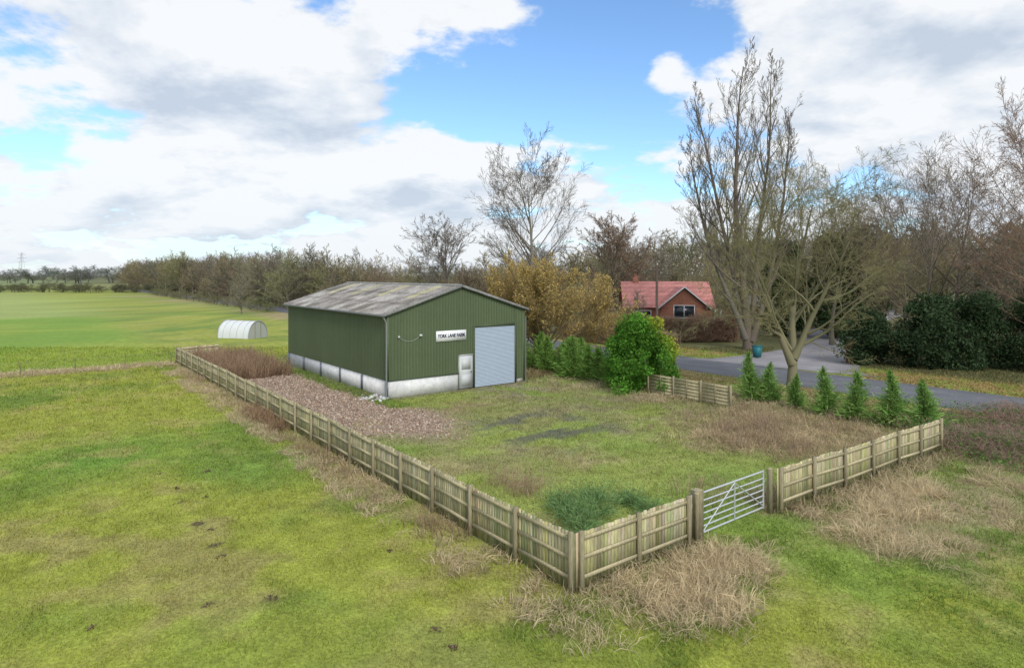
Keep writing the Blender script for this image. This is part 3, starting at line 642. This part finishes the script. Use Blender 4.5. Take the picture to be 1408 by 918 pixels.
brd = [S(8, .05, .02, 20, .28, 62, .85, angt=-35), S(8, .07, .05, 9, .2, 38, .42), S(6, .09, .04, 6, .2, 36, .5), S(4, .1, .02, 4, .2, 34, .6), S(3, .12, .0, 0, 0, 0, 0)]
tr = make_tree(11.5, .45, brd, col=(.19, .17, .145), twig=(.18, .155, .13), rmin=.02, seed=31)
build('bare_tree', tr, M_bark, loc=(-9.8, 98, 0)).scale = (1.08, 1.08, .98)
tr = make_tree(13.5, .30, brd, col=(.18, .16, .13), twig=(.25, .205, .165), rmin=.013, seed=41)
t1 = build('bare_tree', tr, M_bark, loc=(36.5, 56, 0)); t1.scale = (.9, .9, .88)
def copy(o, loc, rz, s, name, parent=None, color=None):
    n = bpy.data.objects.new(name, o.data); COL.objects.link(n); n.location = loc; n.rotation_euler = (0, 0, rz); n.scale = (s[0], s[0], s[1]) if isinstance(s, tuple) else (s, s, s)
    if parent: n.parent = parent
    if color is not None: n.color = (*color, 1)
    return n
copy(t1, (41.5, 49.5, 0), 2.2, (.8, .78), 'bare_tree', color=(1.1, .97, .85))
copy(t1, (48.5, 57, 0), 4.1, (1.05, 1.2), 'bare_tree', color=(1.15, .95, .88))
copy(t1, (32, 64, 0), 1.1, (.8, .78), 'bare_tree', color=(.9, .88, .82))
copy(t1, (42, 68, 0), 5.1, (1., .92), 'bare_tree', color=(.9, .88, .82))
copy(t1, (37.5, 44.8, 0), 3.3, (.78, .62), 'bare_tree', color=(1.2, 1.0, .85))
copy(t1, (50, 72, 0), .4, (1.1, 1.05), 'bare_tree', color=(.95, .9, .85))
copy(t1, (33.5, 53.5, 0), 4.9, (.6, .6), 'bare_tree', color=(1.0, .98, .75))

def cloud(n, lumps, lr, size, col, spread=.25, tip=None, tipf=None, aspect=.6):
    lumps = np.array(lumps, float); k = rng.integers(0, len(lumps), n)
    d = rng.normal(size=(n, 3)); d /= np.linalg.norm(d, axis=1, keepdims=True)
    rad = lr*(lumps[:, 3] if lumps.shape[1] > 3 else 1.)[k]*(1-spread*rng.random(n)**1.5)*(1+.12*rng.normal(size=n))
    C = lumps[k, :3]+d*rad[:, None]; C[:, 2] = np.abs(C[:, 2])
    tone = .7+.6*_h(k.astype(np.int64), k.astype(np.int64)*3, 5)
    c = vary(col, n, .35)*tone[:, None]
    if tip is not None: m = tipf(C); c = mixc(c, tip, m*rng.random(n))
    return leaves(C, size*(.6+.8*rng.random(n)), c, aspect)
def lumps(n, rx, ry, h, lo, r0, r1, zb=.0, taper=.4):
    o = []
    for _ in range(n):
        z = rng.random(); th = rng.random()*6.28; q = math.sqrt(rng.random())*(1-taper*z*z)
        o.append((rx*q*math.cos(th), ry*q*math.sin(th), lo+(h-lo)*z, r0+(r1-r0)*rng.random()))
    return o
lx, ly = W(20.3, 15.8)
lp = lumps(110, 2.3, 2.2, 4.3, .35, .3, .7, taper=.5)
p = [cloud(36000, lp, 1., .14, [.11, .26, .038], .6, [.78, .72, .09], lambda C: ss(C[:, 0]*.7+C[:, 2]*.45, 1.7, 3.0))]
p += [tube(np.array([[[0, 0, 0], [dx*.5, dy*.5, 1.5], [dx, dy, 3.2]]]), np.array([[.09, .06, .02]]), 6, [.1, .08, .06]) for dx, dy in ((0, 0), (.8, .3), (-.7, .5), (.3, -.8))]
build('laurel_bush', p, M_leaf, loc=(lx, ly, 0))
def conifer(H, R, n, col, x, y, name='conifer_sapling', rag=1., pw=.75):
    t = rng.random(n)**1.15; th = rng.random(n)*6.283; nw = 11; ph = rng.random(nw+1)*6.28; ln_ = .5+.7*rng.random(nw+1)
    ti = np.floor(t*nw).astype(int).clip(0, nw-1)
    lob = (.62+rag*.46*np.sin(th*4+ph[ti]))*ln_[ti]*1.1+.12*rng.normal(size=n)
    rm = (1-t)**pw*R*np.clip(lob, .2, 1.6); r = rm*np.sqrt(.03+.97*rng.random(n)); out = np.stack([np.cos(th), np.sin(th), 0*th], 1)
    base = out*(r*.75)[:, None]; base[:, 2] = .08+t*H*.9+r*.15+.08*rng.normal(size=n)
    base[:, 0] += .1*np.sin(t*5+x); base[:, 2] = np.abs(base[:, 2])
    d = out*1.0; d[:, 2] = .5+.9*t; d = d+rng.normal(size=d.shape)*.5
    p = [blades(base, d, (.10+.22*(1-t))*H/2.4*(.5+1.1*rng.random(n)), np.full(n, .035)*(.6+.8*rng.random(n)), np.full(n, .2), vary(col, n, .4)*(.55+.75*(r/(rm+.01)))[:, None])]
    p.append(rod((0, 0, 0), (0, 0, H), .05, [.12, .09, .06], 6, .008))
    build(name, p, M_leaf, loc=(x, y, 0), rotz=rng.random()*6)
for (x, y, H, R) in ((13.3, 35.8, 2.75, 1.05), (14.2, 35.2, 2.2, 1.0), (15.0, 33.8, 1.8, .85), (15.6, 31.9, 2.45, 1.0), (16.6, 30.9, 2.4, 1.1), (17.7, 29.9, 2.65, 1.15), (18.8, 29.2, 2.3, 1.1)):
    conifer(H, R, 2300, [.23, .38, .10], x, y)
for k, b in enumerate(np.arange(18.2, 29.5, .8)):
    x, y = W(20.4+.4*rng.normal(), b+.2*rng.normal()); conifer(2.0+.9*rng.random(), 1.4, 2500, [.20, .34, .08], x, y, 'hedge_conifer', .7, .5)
for (a, b, s) in ((3.6, 2.9, .8), (2.6, 2.5, .7), (4.4, 3.8, .7), (3.3, 4.1, .6), (5.1, 3.0, .45), (2.0, 1.7, .5), (4.9, 2.0, .4), (2.9, 3.4, .5)):
    x, y = W(a, b); n = 900; th = rng.random(n)*6.283; d = np.stack([np.cos(th), np.sin(th), .3+1.3*rng.random(n)], 1); q = rng.random(n)
    base = d*(q*s*.75)[:, None]; base += rng.normal(size=base.shape)*.15; base[:, 2] = np.abs(base[:, 2])*.7
    build('low_shrub', [blades(base, d+rng.normal(size=d.shape)*.5, .10+.20*rng.random(n), np.full(n, .015), np.full(n, .3), vary([.21, .33, .13], n, .4))], M_leaf, loc=(x, y, 0))
for (cx, cy, rx, ry, hh, nn, nl) in ((33.5, 48.5, 4.2, 2.6, 5.2, 120, 36000), (28.2, 50.6, 1.9, 1.6, 3.7, 50, 13000), (40.5, 47.0, 4.0, 2.4, 6.0, 110, 28000)):
    build('evergreen_shrub', [cloud(nl, lumps(nn, rx, ry, hh, .3, .4, 1.1), 1., .2, [.06, .095, .045], .6)], M_leaf, loc=(cx, cy, 0))
for (cx, cy, R_, H_, nn) in ((36, 71, 3.2, 11.2, 150), (40.5, 75, 3.0, 12.5, 130), (31.5, 74, 2.6, 10.5, 110)):
    lp = lumps(nn, R_, R_, H_, 1.0, .5, 1.1, taper=.5); p = [cloud(22000, lp, 1., .3, [.06, .095, .04], .35), rod((0, 0, 0), (0, 0, H_*.8), .3, [.1, .08, .06], 8, .1)]
    build('evergreen_tree', p, M_leaf, loc=(cx, cy, 0))
wil = [S(5, .1, .0, 13, .05, 55, .9), S(8, .08, .1, 12, .15, 32, .5), S(6, .1, .08, 8, .15, 30, .5), S(4, .12, .02, 4, .2, 30, .6), S(3, .14, -.02, 0, 0, 0, 0)]
tr = make_tree(5.4, .26, wil, start=[[0, 0, 0], [.6, .3, 0], [-.6, .2, 0], [.2, -.5, 0], [0, .5, 0]], D0=[[0, 0, 1], [.7, .2, 1], [-.7, .1, 1], [.2, -.4, 1], [-.3, .4, 1]], LF=[1, 1, 1, .9, .9], col=(.26, .21, .12), twig=(.44, .34, .17), rmin=.011, seed=51, leafn=2, leafs=.085, leafc=(.66, .50, .17))
wx, wy = W(25.6, 31.0); build('golden_willow', tr, M_leaf, loc=(wx-.3, wy, 0)).scale = (1.15, 1.15, 1.12)
tr2 = make_tree(11, .3, round_spec[:], col=(.19, .16, .13), twig=(.27, .205, .155), rmin=.018, seed=61, leafn=1, leafs=.09, leafc=(.38, .25, .14))
ru = build('russet_tree', tr2, M_bark, loc=(13.0, 84, 0)); ru.scale = (1.15, 1.15, 1.0)

# ------------------------------------------------------------------ distant woodland (instanced under one parent)
wood = empty('distant_trees')
tmpl = []
ms = [S(7, .05, .02, 18, .12, 60, .62, angt=-28, shape=lambda t: 1.1-.5*t), S(6, .08, .05, 8, .15, 40, .5), S(4, .1, .03, 7, .15, 38, .55), S(3, .13, .02, 0, 0, 0, 0)]
for sd, lc in ((101, (.255, .235, .18)), (102, (.235, .22, .165)), (103, (.25, .215, .175)), (104, (.27, .265, .165))):
    tmpl.append(make_tree(8.5, .22, ms, col=(.18, .165, .135), twig=np.array(lc)*1.0, rmin=.028, seed=sd))
bases = [build('woodland_tree', t, M_bark, parent=wood, loc=(-30-12*i, 128+9*i, 0)) for i, t in enumerate(tmpl)]
tints = [(.95, .93, .88), (1.2, 1.12, .88), (.8, .8, .78), (1.08, 1.1, .8), (1.05, .92, .82), (.9, .92, .82)]
def put(x, y, hh, wdm=1.0, tint=None):
    o = bases[rng.integers(0, 4)]; s = hh/10.; copy(o, (x, y, -.3), rng.random()*6.28, (s*wdm*(.9+.25*rng.random()), s), 'woodland_tree', wood, tint if tint else tints[rng.integers(0, 6)])
for b in np.arange(92, 420, 5.4):
    x, y = W(39+3*rng.normal(), b+rng.normal()*2); put(x, y, 6.6+4.2*rng.random()+min(b-90, 160)*.018, 1.2)
    if b > 100:
        x, y = W(47+4*rng.normal(), b); put(x, y, 7.5+3.6*rng.random()+min(b-90, 160)*.018, 1.15)
for b in np.arange(98, 220, 6): x, y = W(37.6, b); put(x, y, 4.0+2.4*rng.random(), 1.6)
for b in list(np.arange(112, 250, 4.5)): x, y = W(27.3+.5*rng.normal(), b); put(x, y, 1.6+1.3*rng.random(), 2.2, (.85, .9, .68))
for xx_ in np.arange(-45, 130, 4.6):
    hgt = np.interp(xx_, [-45, -15, 5, 25, 60, 130], [7.0, 7.6, 9.8, 12.5, 14, 15])
    put(xx_+2*rng.normal(), 118+5*rng.normal(), hgt*(.8+.3*rng.random()), 1.25)
    put(xx_*1.1+2*rng.normal(), 134+5*rng.normal(), hgt*1.05*(.8+.3*rng.random()), 1.25)
    put(xx_*1.2+2*rng.normal(), 150+5*rng.normal(), hgt*1.1*(.8+.3*rng.random()), 1.25)
for b in np.arange(42, 92, 3.8):
    x, y = W(39.5+1.2*rng.normal(), b); put(x, y, 4.8+2.0*rng.random(), 1.6, (1.05, .9, .8) if b < 75 else (.95, .95, .75))
for (xx_, yy_, h_) in ((8, 72, 6), (12, 68, 3.5), (25, 80, 8), (29, 90, 9), (45, 92, 11), (52, 84, 11), (60, 78, 12), (55, 66, 12), (50, 62, 11), (38, 96, 9), (12, 92, 9.5), (17, 95, 10.5), (22, 97, 10), (46, 82, 10), (57, 72, 11), (22.6, 69.5, 5), (25.5, 71, 5.5), (13.2, 67.8, 4.6), (17.3, 65.8, 2.8)):
    put(xx_, yy_, h_, 1.25)
far = empty('far_tree_line')
def fput(x, y, hh, wm, tint):
    copy(bases[rng.integers(0, 4)], (x, y, -.5), rng.random()*6.28, (hh/10*wm, hh/10), 'tree', far, tint)
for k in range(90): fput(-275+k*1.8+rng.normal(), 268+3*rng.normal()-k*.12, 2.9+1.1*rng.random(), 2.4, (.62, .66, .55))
for k in range(80): fput(-700+k*7.5+4*rng.normal(), 560+20*rng.normal(), 7+6*rng.random(), 2.4, (.75, .85, .9))  # greyed, cooler tint stands in for distance haze
for k in range(90): fput(-1300+k*17+6*rng.normal(), 1000+40*rng.normal(), 12+8*rng.random(), 2.6, (1.0, 1.2, 1.45))  # pale bluish tint: atmospheric haze painted into the tree colour
n = 22000; X = 14.0+9.5*rng.random(n); Yh = 66.5+1.6*rng.random(n); hz_ = 1.5+1.3*fbm(X, Yh, 1.5, 3, 91); Z = hz_*rng.random(n)
d = rng.normal(size=(n, 3))*.7; d[:, 2] = 1
build('bare_hedge', [blades(np.stack([X, Yh, Z], 1), d, .5+.4*rng.random(n), np.full(n, .035), np.full(n, .2), vary([.35, .24, .17], n, .35))], M_grass)
n = 16000; q = rng.random(n); a = 36.8+1.4*rng.random(n); b = 27+15*q; X, Yh = W(a, b); Z = (1.2+.6*fbm(X, Yh, 1.5, 3, 92))*rng.random(n); d = rng.normal(size=(n, 3))*.7; d[:, 2] = 1
build('bare_hedge', [blades(np.stack([X, Yh, Z], 1), d, .4+.3*rng.random(n), np.full(n, .03), np.full(n, .2), vary([.36, .26, .17], n, .35))], M_grass)

# ------------------------------------------------------------------ pylon
py = empty('electricity_pylon', (-766, 1000, 0)); P = []; C = [.5, .53, .57]
for sx in (-1, 1):
    for sy in (-1, 1): P.append(rod((4*sx, 4*sy, 0), (.6*sx, .6*sy, 42), .2, C, 4))
for k in range(8):
    z0 = k*5; z1 = z0+5; w0 = 4-3.4*z0/42; w1 = 4-3.4*z1/42; P += [rod((-w0, -w0, z0), (w1, -w1, z1), .13, C, 4), rod((w0, -w0, z0), (-w1, -w1, z1), .13, C, 4)]
for z, l in ((27, 7), (33, 8.5), (39, 6)): P += [rod((-l, 0, z), (l, 0, z), .2, C, 4), rod((-l, 0, z), (0, 0, z+2), .13, C, 4), rod((l, 0, z), (0, 0, z+2), .13, C, 4)]
build('lattice', P, M_metal, parent=py)

# ------------------------------------------------------------------ world
w = bpy.data.worlds.new('World'); scene.world = w; w.use_nodes = True; nt = w.node_tree; N = nt.nodes; L = nt.links; N.clear()
try: w.cycles.sampling_method = 'NONE'
except Exception: pass
SD = Vector((.32, -.72, .60)).normalized(); el = math.asin(SD.z); az = math.atan2(SD.x, SD.y)
sky = N.new('ShaderNodeTexSky'); sky.sky_type = 'NISHITA'; sky.sun_disc = False; sky.sun_elevation = el; sky.sun_rotation = az; sky.air_density = 1.0; sky.dust_density = .5; sky.ozone_density = 1.5
def mth(op, a, b=None, c=None, clamp=False):
    n = N.new('ShaderNodeMath'); n.operation = op; n.use_clamp = clamp
    for i, q in enumerate((a, b, c)):
        if q is None: continue
        if isinstance(q, (int, float)): n.inputs[i].default_value = q
        else: L.new(q, n.inputs[i])
    return n.outputs[0]
def mr(v, a, b, c, d, sm=True):
    n = N.new('ShaderNodeMapRange'); n.interpolation_type = 'SMOOTHSTEP' if sm else 'LINEAR'
    L.new(v, n.inputs[0])
    for i, q in enumerate((a, b, c, d)): n.inputs[i+1].default_value = q
    return n.outputs[0]
tc = N.new('ShaderNodeTexCoord')
def cnoise(off, det):
    ad = N.new('ShaderNodeVectorMath'); ad.operation = 'ADD'; L.new(tc.outputs['Generated'], ad.inputs[0]); ad.inputs[1].default_value = (off[0], 0, off[1])
    nm = N.new('ShaderNodeVectorMath'); nm.operation = 'NORMALIZE'; L.new(ad.outputs[0], nm.inputs[0])
    sp = N.new('ShaderNodeSeparateXYZ'); L.new(nm.outputs[0], sp.inputs[0])
    den = mth('ADD', mth('MAXIMUM', sp.outputs[2], 0.), .24)
    cx = mth('DIVIDE', sp.outputs[0], den); cy = mth('DIVIDE', sp.outputs[1], den)
    cb = N.new('ShaderNodeCombineXYZ'); L.new(cx, cb.inputs[0]); L.new(cy, cb.inputs[1]); cb.inputs[2].default_value = 3.7
    no = N.new('ShaderNodeTexNoise'); no.inputs['Scale'].default_value = 2.1; no.inputs['Detail'].default_value = det; no.inputs['Roughness'].default_value = .58; no.inputs['Distortion'].default_value = .1
    L.new(cb.outputs[0], no.inputs['Vector'])
    return no.outputs['Fac'], sp.outputs[2], nm.outputs[0]
BLOBS = [(640, 110, 85, -.30), (560, 95, 50, -.2), (775, 120, 90, -.30), (860, 50, 90, -.3), (965, 45, 75, -.26), (850, 205, 60, -.16), (70, 160, 75, -.24), (1200, 200, 50, -.22), (900, 150, 70, -.15),
         (200, 40, 200, .14), (430, 170, 120, .18), (600, 230, 90, .2), (1240, 70, 160, .18), (1370, 200, 110, .12), (680, 12, 75, .24), (915, 98, 28, .30), (850, 285, 80, .14), (200, 230, 120, .1)]
f1, zc, dirn = cnoise((0, 0), 9); f2, _, _ = cnoise((.02, .05), 6)
d1 = mth('MULTIPLY_ADD', f1, 1.6, -.80+.11)
for px, py_, r, wt in BLOBS:
    v = Vector(((px-704)/880, 1, (378-py_)/880)).normalized()
    dt = N.new('ShaderNodeVectorMath'); dt.operation = 'DOT_PRODUCT'; L.new(dirn, dt.inputs[0]); dt.inputs[1].default_value = v
    rr = r/900
    d1 = mth('MULTIPLY_ADD', mth('EXPONENT', mth('MULTIPLY', mth('SUBTRACT', dt.outputs['Value'], 1.), 2/(rr*rr))), wt, d1)
mask = mr(d1, -.05, .11, 0, 1)
sh = mth('SUBTRACT', f1, f2)
lit = mth('MULTIPLY_ADD', sh, 4.0, .74)
thick = mr(d1, .08, .5, 0, 1)
lit2 = mth('SUBTRACT', lit, mth('MULTIPLY', thick, .32), clamp=True)
cr = N.new('ShaderNodeValToRGB'); cr.color_ramp.elements[0].position = 0; cr.color_ramp.elements[0].color = (.58, .66, .77, 1); cr.color_ramp.elements[1].position = .78; cr.color_ramp.elements[1].color = (.95, .97, .99, 1)
e = cr.color_ramp.elements.new(.35); e.color = (.74, .80, .88, 1)
L.new(lit2, cr.inputs[0])
hz = mr(zc, 0., .16, .5, 0)
mxh = N.new('ShaderNodeMix'); mxh.data_type = 'RGBA'; L.new(hz, mxh.inputs[0]); L.new(cr.outputs[0], mxh.inputs[6]); mxh.inputs[7].default_value = (.80, .86, .93, 1)
mk = mth('MAXIMUM', mth('MULTIPLY', mask, .97), mr(zc, 0., .13, .75, 0))
st = N.new('ShaderNodeVectorMath'); st.operation = 'MULTIPLY'; L.new(sky.outputs[0], st.inputs[0]); st.inputs[1].default_value = (1.0, 1.22, 1.42)
b1 = N.new('ShaderNodeBackground'); b1.inputs[1].default_value = .15; L.new(st.outputs[0], b1.inputs[0])
b2 = N.new('ShaderNodeBackground'); b2.inputs[1].default_value = 1.0; L.new(mxh.outputs[2], b2.inputs[0])
mx = N.new('ShaderNodeMixShader'); L.new(mk, mx.inputs[0]); L.new(b1.outputs[0], mx.inputs[1]); L.new(b2.outputs[0], mx.inputs[2])
wo = N.new('ShaderNodeOutputWorld'); L.new(mx.outputs[0], wo.inputs[0])
sl = bpy.data.lights.new('sun', 'SUN'); sl.energy = 2.4; sl.angle = math.radians(18); sl.color = (1, .95, .87)
so = bpy.data.objects.new('sun', sl); COL.objects.link(so); so.rotation_euler = SD.to_track_quat('Z', 'Y').to_euler()

# ------------------------------------------------------------------ camera
cam = bpy.data.cameras.new('camera'); co = bpy.data.objects.new('camera', cam); COL.objects.link(co)
co.location = (0, 0, 7); co.rotation_euler = (math.pi/2, 0, 0); cam.sensor_width = 36; cam.lens = 22.5; cam.shift_y = -.0575; cam.clip_end = 9000; cam.clip_start = .1
scene.camera = co
scene.view_settings.view_transform = 'Standard'; scene.view_settings.look = 'None'; scene.view_settings.exposure = 0
